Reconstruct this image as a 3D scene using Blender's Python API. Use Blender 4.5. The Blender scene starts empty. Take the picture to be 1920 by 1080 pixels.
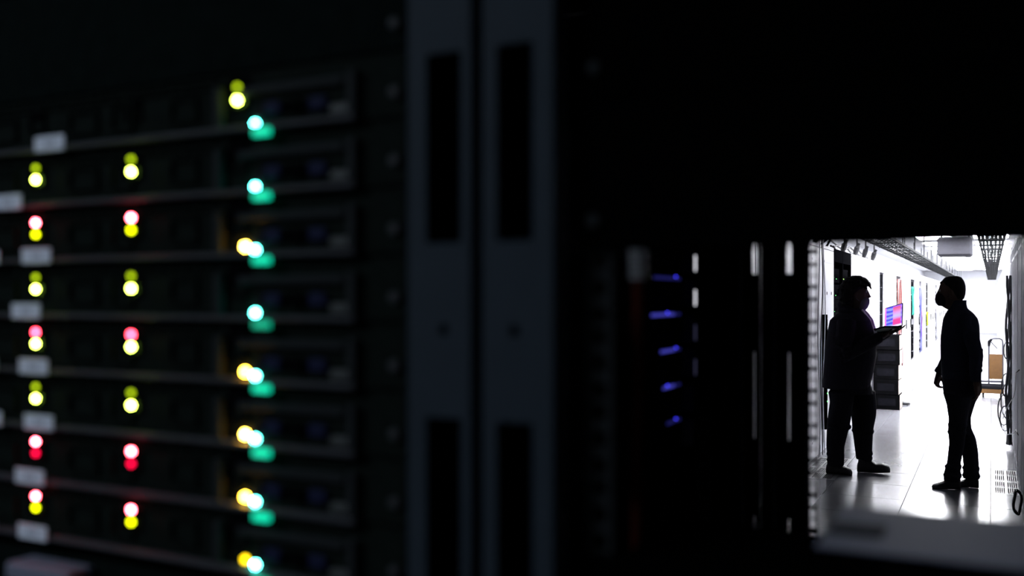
import bpy, bmesh, math, random
from mathutils import Vector, Matrix
random.seed(7)
C = bpy.context.scene.collection
PI = math.pi

# ------------------------------------------------------------------ camera, world, exposure
EYE = 1.57
YAW = math.atan2(900, 1783)
cam_d = bpy.data.cameras.new('camera')
cam = bpy.data.objects.new('camera', cam_d); C.objects.link(cam)
cam.location = (0, 0, EYE)
cam.rotation_euler = (PI / 2, 0, YAW)
cam_d.sensor_width = 36.0
cam_d.lens = 36.0 * 1783 / 1920
cam_d.shift_y = 18 / 1920
cam_d.clip_start = 0.02
cam_d.dof.use_dof = True
cam_d.dof.focus_distance = 8.6
cam_d.dof.aperture_fstop = 3.6
bpy.context.scene.camera = cam
w = bpy.data.worlds.new('world'); bpy.context.scene.world = w
w.use_nodes = True
w.node_tree.nodes['Background'].inputs[0].default_value = (0.5, 0.6, 0.7, 1)
w.node_tree.nodes['Background'].inputs[1].default_value = 0.0004
vs = bpy.context.scene.view_settings
vs.view_transform = 'Standard'; vs.look = 'None'; vs.exposure = 0.0; vs.gamma = 1.0
vs.use_curve_mapping = False
LAMP_FAR = 62.0      # lit ceiling panels of the far aisle
FILL_NEAR = 14.0      # unseen fill panel added on this side of the racks

# ------------------------------------------------------------------ materials
def mat(name, col, rough=0.5, metal=0.0, var=0.08, scale=30.0, bump=0.0, stretch=(1, 1, 1), spec=0.5, coat=0.0):
    m = bpy.data.materials.new(name); m.use_nodes = True
    nt = m.node_tree; b = nt.nodes['Principled BSDF']
    b.inputs['Roughness'].default_value = rough
    b.inputs['Metallic'].default_value = metal
    b.inputs['Specular IOR Level'].default_value = spec
    b.inputs['Coat Weight'].default_value = coat
    tc = nt.nodes.new('ShaderNodeTexCoord'); mp = nt.nodes.new('ShaderNodeMapping')
    mp.inputs['Scale'].default_value = stretch
    nz = nt.nodes.new('ShaderNodeTexNoise'); nz.inputs['Scale'].default_value = scale
    nz.inputs['Detail'].default_value = 4
    rp = nt.nodes.new('ShaderNodeValToRGB')
    c = Vector(col)
    rp.color_ramp.elements[0].position = 0.3; rp.color_ramp.elements[1].position = 0.7
    rp.color_ramp.elements[0].color = (*(c * (1 - var)), 1)
    rp.color_ramp.elements[1].color = (*[min(1, x) for x in c * (1 + var)], 1)
    L = nt.links.new
    L(tc.outputs['Object'], mp.inputs['Vector']); L(mp.outputs['Vector'], nz.inputs['Vector'])
    L(nz.outputs['Fac'], rp.inputs['Fac']); L(rp.outputs['Color'], b.inputs['Base Color'])
    if bump:
        bp = nt.nodes.new('ShaderNodeBump'); bp.inputs['Strength'].default_value = bump
        bp.inputs['Distance'].default_value = 0.01
        L(nz.outputs['Fac'], bp.inputs['Height']); L(bp.outputs['Normal'], b.inputs['Normal'])
    return m

def glow(name, col):
    m = bpy.data.materials.new(name); m.use_nodes = True
    nt = m.node_tree; b = nt.nodes['Principled BSDF']
    s = max(col)
    b.inputs['Base Color'].default_value = (0.05, 0.05, 0.05, 1)
    b.inputs['Emission Color'].default_value = (*[x / s for x in col], 1)
    b.inputs['Emission Strength'].default_value = s
    return m

M = dict(
    floor=mat('grey_vinyl', (0.20, 0.203, 0.22), 0.20, var=0.14, scale=2.2, bump=0.02, stretch=(1, 0.35, 1)),
    slab=mat('concrete', (0.12, 0.12, 0.13), 0.7, var=0.2),
    vent=mat('vent_steel', (0.24, 0.24, 0.25), 0.35, metal=0.2),
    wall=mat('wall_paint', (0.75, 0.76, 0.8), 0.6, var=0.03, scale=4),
    darkwall=mat('charcoal_light_block', (0.03, 0.032, 0.036), 0.7, var=0.1, scale=5),
    ceiling=mat('ceiling_tile', (0.7, 0.7, 0.72), 0.7, var=0.04, scale=8),
    white=mat('white_powder_coat', (0.78, 0.78, 0.82), 0.38, var=0.03, scale=6),
    greycab=mat('grey_powder_coat', (0.78, 0.79, 0.84), 0.35, var=0.10, scale=5, stretch=(1, 6, 0.3)),
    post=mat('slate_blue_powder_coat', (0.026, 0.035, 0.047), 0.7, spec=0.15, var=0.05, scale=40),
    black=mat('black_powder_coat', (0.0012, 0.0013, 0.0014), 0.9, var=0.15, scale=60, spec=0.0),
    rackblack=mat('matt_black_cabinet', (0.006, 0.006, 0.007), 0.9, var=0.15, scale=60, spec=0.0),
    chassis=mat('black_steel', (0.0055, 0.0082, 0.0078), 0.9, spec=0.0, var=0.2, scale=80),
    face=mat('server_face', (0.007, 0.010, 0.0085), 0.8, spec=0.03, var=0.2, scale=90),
    lip=mat('galvanised_lip', (0.050, 0.050, 0.058), 0.6, spec=0.2, var=0.15, scale=120),
    rail=mat('zinc_rail', (0.020, 0.022, 0.024), 0.7, spec=0.1, var=0.1, scale=90),
    screw=mat('steel_screw', (0.022, 0.022, 0.026), 0.7),
    label=mat('paper_label', (0.74, 0.76, 0.86), 0.6, var=0.03),
    ink=mat('label_ink', (0.30, 0.31, 0.37), 0.7),
    portm=mat('port_black', (0.003, 0.003, 0.0035), 0.9, spec=0.0),
    vga=mat('blue_connector', (0.012, 0.014, 0.045), 0.7, spec=0.1),
    usb=mat('pale_connector', (0.05, 0.053, 0.053), 0.6),
    lid=mat('grey_lid', (0.17, 0.175, 0.235), 0.6, spec=0.25, var=0.05, scale=50),
    sticker=mat('grey_sticker', (0.05, 0.052, 0.06), 0.8, spec=0.1),
    steel=mat('cable_tray_steel', (0.02, 0.021, 0.022), 0.8, spec=0.05),
    unit=mat('grey_unit', (0.022, 0.022, 0.026), 0.8, spec=0.05),
    cable=mat('black_cable', (0.010, 0.010, 0.013), 0.45),
    redcable=mat('red_cable', (0.30, 0.10, 0.09), 0.6, spec=0.2),
    dullred=mat('dull_red_cable', (0.12, 0.02, 0.014), 0.7, spec=0.1),
    bluecable=mat('blue_cable', (0.08, 0.10, 0.5), 0.5),
    greencable=mat('teal_cable', (0.03, 0.35, 0.26), 0.5),
    limecable=mat('lime_cable', (0.50, 0.62, 0.03), 0.5),
    whitecable=mat('white_cable', (0.8, 0.8, 0.84), 0.5),
    greycable=mat('grey_cable', (0.35, 0.35, 0.38), 0.5),
    sleeve=mat('white_sleeve', (0.62, 0.62, 0.66), 0.4),
    carton=mat('black_carton', (0.0035, 0.0035, 0.004), 0.9, var=0.08, scale=12, spec=0.0),
    beige=mat('beige_card', (0.45, 0.40, 0.34), 0.75, var=0.06, scale=12),
    brownpanel=mat('dim_brown_panel', (0.075, 0.055, 0.05), 0.9, spec=0.0), palepanel=mat('dim_pale_panel', (0.22, 0.22, 0.25), 0.9, spec=0.0),
    boxlabel=mat('dark_box_label', (0.007, 0.007, 0.009), 0.9, spec=0.0),
    orange=mat('orange_board', (0.10, 0.042, 0.003), 0.55, var=0.08),
    tube=mat('dark_tube', (0.035, 0.035, 0.05), 0.4),
    rubber=mat('rubber', (0.010, 0.010, 0.012), 0.9, spec=0.0),
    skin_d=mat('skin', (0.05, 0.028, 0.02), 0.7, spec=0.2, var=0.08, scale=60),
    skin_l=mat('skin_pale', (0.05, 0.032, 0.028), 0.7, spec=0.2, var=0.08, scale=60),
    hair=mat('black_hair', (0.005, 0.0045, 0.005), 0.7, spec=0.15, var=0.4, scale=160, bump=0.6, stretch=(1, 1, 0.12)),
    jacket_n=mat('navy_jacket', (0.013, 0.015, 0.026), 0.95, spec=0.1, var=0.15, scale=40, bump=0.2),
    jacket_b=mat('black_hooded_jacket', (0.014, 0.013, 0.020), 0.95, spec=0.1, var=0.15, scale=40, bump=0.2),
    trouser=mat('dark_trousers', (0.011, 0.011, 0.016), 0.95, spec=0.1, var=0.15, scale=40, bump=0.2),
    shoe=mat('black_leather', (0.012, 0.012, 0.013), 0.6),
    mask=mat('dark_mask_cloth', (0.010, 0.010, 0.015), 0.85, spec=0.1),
    maskl=mat('grey_mask_cloth', (0.11, 0.11, 0.15), 0.8, spec=0.1),
    zip=mat('pale_zip_tape', (0.85, 0.83, 0.88), 0.6),
    eye=mat('eye_white', (0.12, 0.12, 0.13), 0.3),
    lap=mat('laptop_shell', (0.008, 0.008, 0.010), 0.7, spec=0.1),
)
G = dict(
    lime=glow('led_lime', (44, 60, 6.5)), dimlime=glow('led_dim_lime', (1.15, 1.7, 0.0)),
    yellow=glow('led_yellow', (6.0, 6.8, 0.0)), red=glow('led_red', (130, 7, 10)),
    pink=glow('led_pink', (60, 1.7, 3.4)), dimred=glow('led_dim_red', (4.6, 0.0, 0.22)),
    cyan=glow('led_cyan', (6.5, 75, 58)), teal=glow('teal_reflection', (0.0, 1.0, 0.58)),
    amberhot=glow('led_amber_hot', (150, 72, 6.5)), amber=glow('led_amber', (110, 52, 3.2)),
    amberflat=glow('led_amber_flat', (7.0, 4.8, 0.0)), tealdim=glow('teal_reflection_dim', (0.0, 0.5, 0.28)),
    blue=glow('led_blue', (0.2, 0.18, 4.0)), blueglint=glow('blue_glint', (0.05, 0.05, 0.42)), bluefaint=glow('blue_glint_faint', (0.012, 0.012, 0.10)), whiteglint=glow('white_glint', (1.1, 1.1, 1.2)), whitefaint=glow('white_glint_faint', (0.03, 0.03, 0.06)),
    green=glow('led_green', (0.6, 4.0, 0.8)), greenyel=glow('led_green_yellow', (2.5, 5.0, 0.8)),
    far=glow('lit_diffuser', (LAMP_FAR * .95, LAMP_FAR * .96, LAMP_FAR)),
    near=glow('added_fill_diffuser', (FILL_NEAR * .72, FILL_NEAR * .86, FILL_NEAR)),
)

# ------------------------------------------------------------------ helpers
def obj(name, bm, m=None, parent=None, loc=None):
    if isinstance(bm, bmesh.types.BMesh):
        me = bpy.data.meshes.new(name); bm.to_mesh(me); bm.free()
    else:
        me = bm
    if m is not None and not me.materials:
        me.materials.append(m)
    o = bpy.data.objects.new(name, me); C.objects.link(o)
    if parent is not None: o.parent = parent
    if loc is not None: o.location = loc
    return o

def tag(o, label=None, cat=None, group=None, kind=None):
    if label: o['label'] = label
    if cat: o['category'] = cat
    if group: o['group'] = group
    if kind: o['kind'] = kind
    return o

def thing(name, label, cat, loc=(0, 0, 0), group=None, rz=0.0):
    o = bpy.data.objects.new(name, None); C.objects.link(o)
    o.empty_display_size = 0.1
    o.location = loc; o.rotation_euler = (0, 0, rz)
    return tag(o, label, cat, group)

def bx(bm, x0, x1, y0, y1, z0, z1, bev=0.0):
    vs_ = [bm.verts.new((x, y, z)) for z in (z0, z1) for y in (y0, y1) for x in (x0, x1)]
    F = [(0, 2, 3, 1), (4, 5, 7, 6), (0, 1, 5, 4), (2, 6, 7, 3), (0, 4, 6, 2), (1, 3, 7, 5)]
    fs = [bm.faces.new([vs_[i] for i in f]) for f in F]
    if bev:
        es = list({e for f in fs for e in f.edges})
        bmesh.ops.bevel(bm, geom=es, offset=bev, segments=1, affect='EDGES')
    return bm

def box(*a, bev=0.0):
    return bx(bmesh.new(), *a, bev=bev)

def frame_of(t):
    t = t.normalized()
    up = Vector((0, 0, 1)) if abs(t.z) < 0.9 else Vector((0, 1, 0))
    a = t.cross(up).normalized(); b = a.cross(t).normalized()
    return a, b

def tube(bm, pts, r, n=8, sq=1.0):
    """tapered tube along pts; r is a number or one radius per point; sq flattens the second axis"""
    pts = [Vector(p) for p in pts]
    rs = r if isinstance(r, (list, tuple)) else [r] * len(pts)
    rings = []
    for i, p in enumerate(pts):
        t = (pts[min(i + 1, len(pts) - 1)] - pts[max(i - 1, 0)])
        a, b = frame_of(t)
        rings.append([bm.verts.new(p + a * rs[i] * math.cos(2 * PI * k / n) + b * rs[i] * sq * math.sin(2 * PI * k / n)) for k in range(n)])
    for i in range(len(rings) - 1):
        for k in range(n):
            bm.faces.new((rings[i][k], rings[i][(k + 1) % n], rings[i + 1][(k + 1) % n], rings[i + 1][k]))
    bm.faces.new(list(reversed(rings[0]))); bm.faces.new(rings[-1])
    return bm

def tubeo(pts, r, n=8, sq=1.0):
    return tube(bmesh.new(), pts, r, n, sq)

def loft(bm, rows, n=24, grow=0.0, power=2.0):
    """rows of (z, x, y, rx, ry): stacked super-ellipses"""
    rings = []
    for z, x, y, rx, ry in rows:
        ring = []
        for k in range(n):
            a = 2 * PI * k / n; c, s = math.cos(a), math.sin(a)
            e = 2.0 / power
            ring.append(bm.verts.new((x + (rx + grow) * math.copysign(abs(c) ** e, c), y + (ry + grow) * math.copysign(abs(s) ** e, s), z)))
        rings.append(ring)
    for i in range(len(rings) - 1):
        for k in range(n):
            bm.faces.new((rings[i][k], rings[i][(k + 1) % n], rings[i + 1][(k + 1) % n], rings[i + 1][k]))
    bm.faces.new(list(reversed(rings[0]))); bm.faces.new(rings[-1])
    bmesh.ops.recalc_face_normals(bm, faces=bm.faces[:])
    return bm

def smooth_me(me):
    for p in me.polygons: p.use_smooth = True
    return me

def remeshed(name, bm, voxel, m, parent, it=3):
    """join overlapping shapes of bm into one continuous skin"""
    bmesh.ops.recalc_face_normals(bm, faces=bm.faces[:])
    me = bpy.data.meshes.new(name); bm.to_mesh(me); bm.free()
    o = bpy.data.objects.new(name, me); C.objects.link(o)
    r = o.modifiers.new('r', 'REMESH'); r.mode = 'VOXEL'; r.voxel_size = voxel
    if it:
        s = o.modifiers.new('s', 'SMOOTH'); s.factor = 0.5; s.iterations = it
    dg = bpy.context.evaluated_depsgraph_get()
    res = bpy.data.meshes.new_from_object(o.evaluated_get(dg))
    o.modifiers.clear(); o.data = res; bpy.data.meshes.remove(me); res.name = name
    res.materials.clear(); res.materials.append(m); smooth_me(res)
    o.parent = parent
    return o

def plate(x0, x1, z0, z1, y0, y1, holes):
    """a plate in the XZ plane from y0 to y1 with rectangular holes (hx0, hx1, hz0, hz1)"""
    bm = bmesh.new()
    xs = sorted({x0, x1} | {round(v, 6) for h in holes for v in h[:2] if x0 < v < x1})
    zs = sorted({z0, z1} | {round(v, 6) for h in holes for v in h[2:] if z0 < v < z1})
    nx, nz = len(xs) - 1, len(zs) - 1
    def solid(i, j):
        if not (0 <= i < nx and 0 <= j < nz): return False
        cx, cz = (xs[i] + xs[i + 1]) / 2, (zs[j] + zs[j + 1]) / 2
        return not any(h[0] < cx < h[1] and h[2] < cz < h[3] for h in holes)
    V = {}
    def v(i, j, k):
        if (i, j, k) not in V: V[i, j, k] = bm.verts.new((xs[i], (y0, y1)[k], zs[j]))
        return V[i, j, k]
    for i in range(nx):
        for j in range(nz):
            if not solid(i, j): continue
            bm.faces.new((v(i, j, 0), v(i + 1, j, 0), v(i + 1, j + 1, 0), v(i, j + 1, 0)))
            bm.faces.new((v(i, j, 1), v(i, j + 1, 1), v(i + 1, j + 1, 1), v(i + 1, j, 1)))
            if not solid(i - 1, j): bm.faces.new((v(i, j, 0), v(i, j + 1, 0), v(i, j + 1, 1), v(i, j, 1)))
            if not solid(i + 1, j): bm.faces.new((v(i + 1, j, 0), v(i + 1, j, 1), v(i + 1, j + 1, 1), v(i + 1, j + 1, 0)))
            if not solid(i, j - 1): bm.faces.new((v(i, j, 0), v(i, j, 1), v(i + 1, j, 1), v(i + 1, j, 0)))
            if not solid(i, j + 1): bm.faces.new((v(i, j + 1, 0), v(i + 1, j + 1, 0), v(i + 1, j + 1, 1), v(i, j + 1, 1)))
    return bm

def flat_plate(x0, x1, y0, y1, z0, z1, holes):
    bm = plate(x0, x1, y0, y1, -z1, -z0, holes)          # built upright, then laid down
    for vv in bm.verts: vv.co = Vector((vv.co.x, vv.co.z, -vv.co.y))
    bmesh.ops.recalc_face_normals(bm, faces=bm.faces[:])
    return bm

# ------------------------------------------------------------------ room shell
X0, X1, Y0, Y1, H = -2.75, 1.45, -2.6, 47.0, 2.75
TX = [-1.81, -1.21, -0.61, -0.01]; TY0, TN = 6.15, 27
bm = bmesh.new()
bx(bm, X0 - .2, X1 + .2, Y0 - .2, TY0, -.12, 0)
bx(bm, X0 - .2, X1 + .2, TY0 + .6 * TN, Y1 + .2, -.12, 0)
bx(bm, X0 - .2, TX[0], TY0, TY0 + .6 * TN, -.12, 0)
bx(bm, TX[-1] + .6, X1 + .2, TY0, TY0 + .6 * TN, -.12, 0)
floor = tag(obj('floor', bm, M['floor']), 'glossy light grey raised floor', kind='structure')
obj('subfloor', box(TX[0], TX[-1] + .6, TY0, TY0 + .6 * TN, -.12, -.05), M['slab'], floor)
tile_me = None
for i, tx in enumerate(TX):
    for j in range(TN):
        ty = TY0 + .6 * j
        if (i == 0 and j in (4, 5)) or (i == 3 and j in (4, 5)):
            holes = []
            for g in range(6):
                for gy in (0.04, 0.32):
                    for k in range(5):
                        x_ = .035 + g * .092 + k * .015
                        holes.append((x_, x_ + .0075, gy, gy + .24))
            obj('vent_tile', flat_plate(.0015, .5985, .0015, .5985, -.03, 0, holes), M['vent'], floor, (tx, ty, 0))
            continue
        if tile_me is None:
            tile_me = bpy.data.meshes.new('floor_tile')
            b_ = box(.0015, .5985, .0015, .5985, -.03, 0, bev=.0015); b_.to_mesh(tile_me); b_.free()
        t = obj('floor_tile', tile_me, M['floor'], floor, (tx, ty, random.uniform(-.0006, 0)))
tag(obj('ceiling', box(X0 - .2, X1 + .2, Y0 - .2, Y1 + .2, H, H + .1), M['ceiling']), kind='structure')
tag(obj('wall_left', box(X0 - .15, X0, 6.6, Y1, 0, H), M['wall']), kind='structure')
tag(obj('wall_right', box(X1, X1 + .15, 6.6, Y1, 0, H), M['wall']), kind='structure')
tag(obj('wall_end', box(X0 - .15, X1 + .15, Y1, Y1 + .15, 0, H), M['wall']), kind='structure')
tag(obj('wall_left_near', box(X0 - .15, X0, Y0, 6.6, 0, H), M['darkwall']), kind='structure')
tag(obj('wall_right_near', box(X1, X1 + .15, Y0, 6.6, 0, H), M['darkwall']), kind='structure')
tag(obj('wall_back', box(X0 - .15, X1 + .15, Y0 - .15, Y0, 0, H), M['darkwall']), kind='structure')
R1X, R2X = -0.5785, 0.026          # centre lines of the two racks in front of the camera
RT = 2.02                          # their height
tag(obj('light_block_left', box(X0, R1X - .302, .56, .66, 0, H), M['darkwall']), kind='structure')  # these three unseen walls are added to block aisle light
tag(obj('light_block_right', box(R2X + .302, X1, .56, .66, 0, H), M['darkwall']), kind='structure')
tag(obj('light_block_upper', box(R1X - .302, R2X + .302, .56, .66, RT + .002, H), M['darkwall']), kind='structure')

# lamps
ORD = ['nearest', 'second', 'third', 'fourth', 'fifth', 'sixth', 'seventh', 'eighth', 'ninth', 'tenth', 'eleventh', 'twelfth', 'thirteenth', 'fourteenth', 'fifteenth', 'sixteenth']
t = thing('ceiling_or_fill_light', 'added unseen blue-tinted fill panel over the dark aisle in front of the racks', 'ceiling light', (-1.75, -1.1, H))  # unseen panel added to light the rack fronts
obj('frame', plate(-.62, .62, -.32, .32, 0, .03, [(-.6, .6, -.3, .3)]), M['white'], t).rotation_euler = (PI / 2, 0, 0)
obj('diffuser', box(-.6, .6, -.3, .3, -.02, -.008), G['near'], t)
for j in range(14):
    for i, lx in enumerate((-1.0, -.02)):
        y = 13.2 + 2.35 * j
        t = thing('ceiling_or_fill_light', 'lit white ceiling panel, %s of the %s line over the far aisle' % (ORD[j], ('left', 'right')[i]), 'ceiling light', (lx, y, H), 'lit ceiling panels over the far aisle')
        obj('frame', plate(-.32, .32, -.62, .62, 0, .03, [(-.3, .3, -.6, .6)]), M['white'], t).rotation_euler = (PI / 2, 0, 0)
        obj('diffuser', box(-.3, .3, -.6, .6, -.02, -.008), G['far'], t)

# ------------------------------------------------------------------ rack 1 and rack 2 (near)
U = .04445
def zU(k): return EYE + .0725 + U * k            # bottom of rack unit k (k=1 is the topmost lit server)
PITCH = .2235
def post_bm(x0, x1, c0, c1, y=.50):
    holes = []
    for k in range(-6, 3):
        zt = EYE + .150 + PITCH * k
        holes.append((c0, c1, zt - .1165, zt))
        zh = EYE - .0195 + PITCH * k
        holes.append(((c0 + c1) / 2 - .0032, (c0 + c1) / 2 + .0032, zh - .0032, zh + .0032))
    b = plate(x0, x1, .02, RT, y, y + .0025, holes)
    bx(b, x0, x0 + .002, y + .0025, y + .02, .02, RT)
    bx(b, x1 - .002, x1, y + .0025, y + .02, .02, RT)
    return b
def rail_bm(xc, y, half=.0085, hw=.0048):
    holes = []
    for k in range(-9, 8):
        for dz in (.00635, .02223, .0381):
            z = zU(k) + dz
            holes.append((xc - hw, xc + hw, z - hw * .9, z + hw * .9))
    b = plate(xc - half, xc + half, .05, RT - .04, y, y + .002, holes)
    return b
def rack(label, xc, right):
    t = thing('server_rack', label, 'server rack', (xc, .9, 0))
    L = lambda x: x - xc
    def part(name, b, m, lab=None):
        for v_ in b.verts: v_.co -= Vector((xc, .9, 0))
        o = obj(name, b, m, t)
        if lab: o['label'] = lab
        return o
    if right:
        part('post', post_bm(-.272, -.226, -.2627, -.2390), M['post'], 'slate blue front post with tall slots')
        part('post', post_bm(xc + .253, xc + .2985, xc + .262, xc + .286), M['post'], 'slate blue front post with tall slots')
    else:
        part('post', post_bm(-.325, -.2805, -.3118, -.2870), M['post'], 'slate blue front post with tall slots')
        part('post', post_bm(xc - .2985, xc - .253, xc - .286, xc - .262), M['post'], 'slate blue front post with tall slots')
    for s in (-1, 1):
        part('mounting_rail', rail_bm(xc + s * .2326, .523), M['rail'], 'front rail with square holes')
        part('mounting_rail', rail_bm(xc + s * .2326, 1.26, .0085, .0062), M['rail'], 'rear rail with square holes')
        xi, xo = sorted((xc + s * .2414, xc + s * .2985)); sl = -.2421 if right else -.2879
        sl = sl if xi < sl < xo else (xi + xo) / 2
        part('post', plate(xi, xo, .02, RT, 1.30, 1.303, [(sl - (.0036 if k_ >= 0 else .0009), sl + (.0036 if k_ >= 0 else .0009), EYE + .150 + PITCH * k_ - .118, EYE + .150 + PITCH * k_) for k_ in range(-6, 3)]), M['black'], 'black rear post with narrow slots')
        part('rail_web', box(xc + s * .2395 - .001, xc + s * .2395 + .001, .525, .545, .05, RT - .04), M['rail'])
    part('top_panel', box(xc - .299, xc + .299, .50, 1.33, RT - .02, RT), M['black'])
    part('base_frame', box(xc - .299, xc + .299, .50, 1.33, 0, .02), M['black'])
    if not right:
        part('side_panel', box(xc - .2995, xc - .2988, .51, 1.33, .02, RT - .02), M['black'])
        part('gap_light_block', box(-.2799, -.2732, 1.3035, 1.308, .02, RT), M['black'])  # strip added to shut out light between the rear posts
        part('rear_light_block', box(xc - .299, -.304, 1.335, 1.36, .02, RT - .02), M['black'])  # added to stop aisle light leaking between the servers
    else:
        part('side_panel', box(xc + .2988, xc + .2995, .51, 1.33, .02, RT - .02), M['black'])
    return t
rack('slate grey server rack filled with servers whose status lights glow', R1X, False)
rack('slate grey server rack with an open gap looking through to the bright aisle', R2X, True)

# ---- servers of rack 1 : columns A, B, C are network port pairs
SH = .0432
pair_x = dict(A=-.6941, B=-.5852, C=-.4791)
rows = [  # unit, port pairs {col:(upper, lower)}, amber, teal reflection, label x
    (1, {'C': ('dimlime', 'lime')}, None, 'teal', -.6684),
    (0, {'A': ('dimlime', 'lime'), 'B': ('dimlime', 'lime')}, None, 'teal', -.7190),
    (-1, {'A': ('red', 'yellow'), 'B': ('red', 'yellow')}, 'amberhot', 'teal', -.6842),
    (-2, {'A': ('dimlime', 'lime'), 'B': ('dimlime', 'lime')}, None, 'tealdim', -.6965),
    (-3, {'A': ('pink', 'lime'), 'B': ('pink', 'lime')}, 'amber', 'teal', -.6874),
    (-4, {'A': ('dimlime', 'lime'), 'B': ('dimlime', 'lime')}, 'amberhot', 'teal', -.6810),
    (-5, {'A': ('red', 'dimred'), 'B': ('red', 'dimred')}, 'amber', 'teal', -.6920),
    (-6, {'A': ('red', 'yellow'), 'B': ('red', 'yellow')}, 'amberflat', 'tealdim', -.6887),
]
desc = {1: 'topmost lit black server, lime light pair only at its centre port',
        0: 'second lit server from the top, two lime pairs and no amber light',
        -1: 'third lit server, two red over yellow pairs beside a bright amber light',
        -2: 'fourth lit server, two lime pairs and a lone cyan light',
        -3: 'fifth lit server, two pink over lime pairs beside an amber light',
        -4: 'sixth lit server, two lime pairs beside a bright amber light',
        -5: 'seventh lit server, two pairs lit wholly red beside an amber light',
        -6: 'bottom lit server, red over yellow pairs and a flat amber light'}
cache = {}
def shared(key, make, m):
    if key not in cache:
        me = bpy.data.meshes.new(key[0]); b = make(); b.to_mesh(me); b.free(); me.materials.append(m); cache[key] = me
    return cache[key]
def led_me(kind, wx, wz, round_=True):
    def mk():
        if not round_: return box(-wx, wx, -.0012, .0005, -wz, wz, bev=.0003)
        return tubeo([(0, .0006, 0), (0, -.0009, 0), (0, -.0014, 0)], [wx, wx, wx * .6], 10)
    return shared(('led', kind, wx, wz), mk, G[kind])
def server(k, pairs, amber, teal, lx):
    z0 = zU(k); xc = R1X
    t = thing('rack_server', desc[k], 'server', (xc, .52, z0), 'lit servers in the left rack')
    def p(name, me, parent=t, loc=None, lab=None):
        o = obj(name, me, None, parent, loc)
        if lab: o['label'] = lab
        return o
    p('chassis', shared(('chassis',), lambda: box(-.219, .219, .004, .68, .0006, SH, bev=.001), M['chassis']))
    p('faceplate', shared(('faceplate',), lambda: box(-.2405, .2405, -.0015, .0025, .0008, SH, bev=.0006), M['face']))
    p('front_lip', shared(('front_lip',), lambda: box(-.2185, .205, -.0105, -.0016, .0004, .0036, bev=.0006), M['lip']))
    for s in (-1, 1):
        p('screw', shared(('screw',), lambda: tubeo([(0, 0, 0), (0, -.003, 0), (0, -.0042, 0)], [.0042, .0042, .003], 10), M['screw']), t, (s * .2326, -.0016, .0165))
    # vents and drive carriers across the face
    p('vent_strip', shared(('vent_strip',), lambda: plate(-.215, .09, .0345, .0415, -.004, -.0016, [(-.213 + .0125 * q, -.213 + .0125 * q + .010, .036, .040) for q in range(24)]), M['face']))
    for q, (vx, vw, vz, vh) in enumerate(((-.158, .017, .012, .019), (-.062, .017, .012, .019), (.046, .014, .012, .019), (-.178, .010, .010, .006), (-.018, .012, .010, .022))):
        p('bay', shared(('bay', q), lambda: plate(-vw, vw, 0, vh, -.0045, -.0016, [(-vw + .003, vw - .003, .003, vh - .002)]), M['face']), t, (vx, 0, vz))
    p('latch', shared(('latch',), lambda: box(-.0035, .0035, -.008, -.0016, .004, .034, bev=.001), M['rail']), t, (.083, 0, 0))
    p('latch', shared(('latch',), None, None), t, (.2005, 0, 0))
    p('handle', shared(('handle',), lambda: box(-.042, .052, -.006, -.0016, .026, .0315, bev=.001), M['rail']), t, (.142, 0, 0))
    for q, vx in enumerate((.132, .152, .171)):
        o = p('video_port' if q != 1 else 'port', shared(('vp', q == 1), lambda: box(-.0075, .0075, -.006, -.0016, .0105, .0195, bev=.001), M['portm'] if q == 1 else M['vga']), t, (vx, 0, 0))
    p('port', shared(('usb',), lambda: box(-.009, .009, -.007, -.0016, .006, .0125, bev=.001), M['usb']), t, (.1915, 0, 0), 'pale metal port at the right')
    p('power_button', shared(('button',), lambda: tubeo([(0, 0, 0), (0, -.003, 0)], [.004, .0035], 12), M['rail']), t, (.118, -.0016, .012))
    # network ports with their two lamps
    for col in ('A', 'B', 'C'):
        px = pair_x[col] - xc
        po = p('network_port', shared(('network_port',), lambda: plate(-.009, .009, -.0085, .0145, -.0035, -.0016, [(-.0072, .0072, -.007, .0022)]), M['portm']), t, (px, 0, .0255))
        if col in pairs:
            up, lo = pairs[col]
            p('led', led_me(up, .0021, .0021), po, (0, -.0042, .0072))
            p('led', led_me(lo, .0021, .0021), po, (0, -.0042, -.0022))
    if amber:
        p('led', led_me(amber, .0023, .0023), t, (-.4736 - xc, -.0022, .0081), 'amber light')
    p('led', led_me('cyan', .0021, .0021), t, (-.4643 - xc, -.0022, .0056), 'cyan light')
    p('lip_reflection', shared(('lip_reflection', teal), lambda: box(-.0068, .0068, -.0125, -.0088, -.0046, .0002, bev=.0004), G[teal]), t, (-.4512 - xc, 0, 0), 'teal reflection of the cyan light, a glowing bar on the lip')  # reflection of the cyan light on the lip, made as a glowing bar
    # paper labels hung on the lip
    for q, x in enumerate((lx, lx - .0630)):
        if q and k not in (-1, -3, -4, -6): continue
        lb = p('paper_label', shared(('paper_label',), lambda: box(-.0172, .0172, -.0118, -.0108, -.0060, .0060, bev=.0004), M['label']), t, (x - xc, 0, .0055))
        p('print_line', shared(('print_line', k % 3), lambda: box(-.0065 + .001 * (k % 3), .0065, -.0121, -.0118, -.0014, .0014), M['ink']), lb)
    # slide rail and bracket along the right side, towards the rear
    p('slide_rail', shared(('slide_rail',), lambda: box(.2195, .2245, .30, .66, .014, .040, bev=.001), M['rail']))
    p('rear_bracket', shared(('rear_bracket',), lambda: box(.2195, .2385, .668, .681, .004, .038, bev=.001), M['lip']))
    return t
shared(('latch',), lambda: box(-.0035, .0035, -.008, -.0016, .004, .034, bev=.001), M['rail'])
servers = {}
for r in rows: servers[r[0]] = server(*r)
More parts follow.
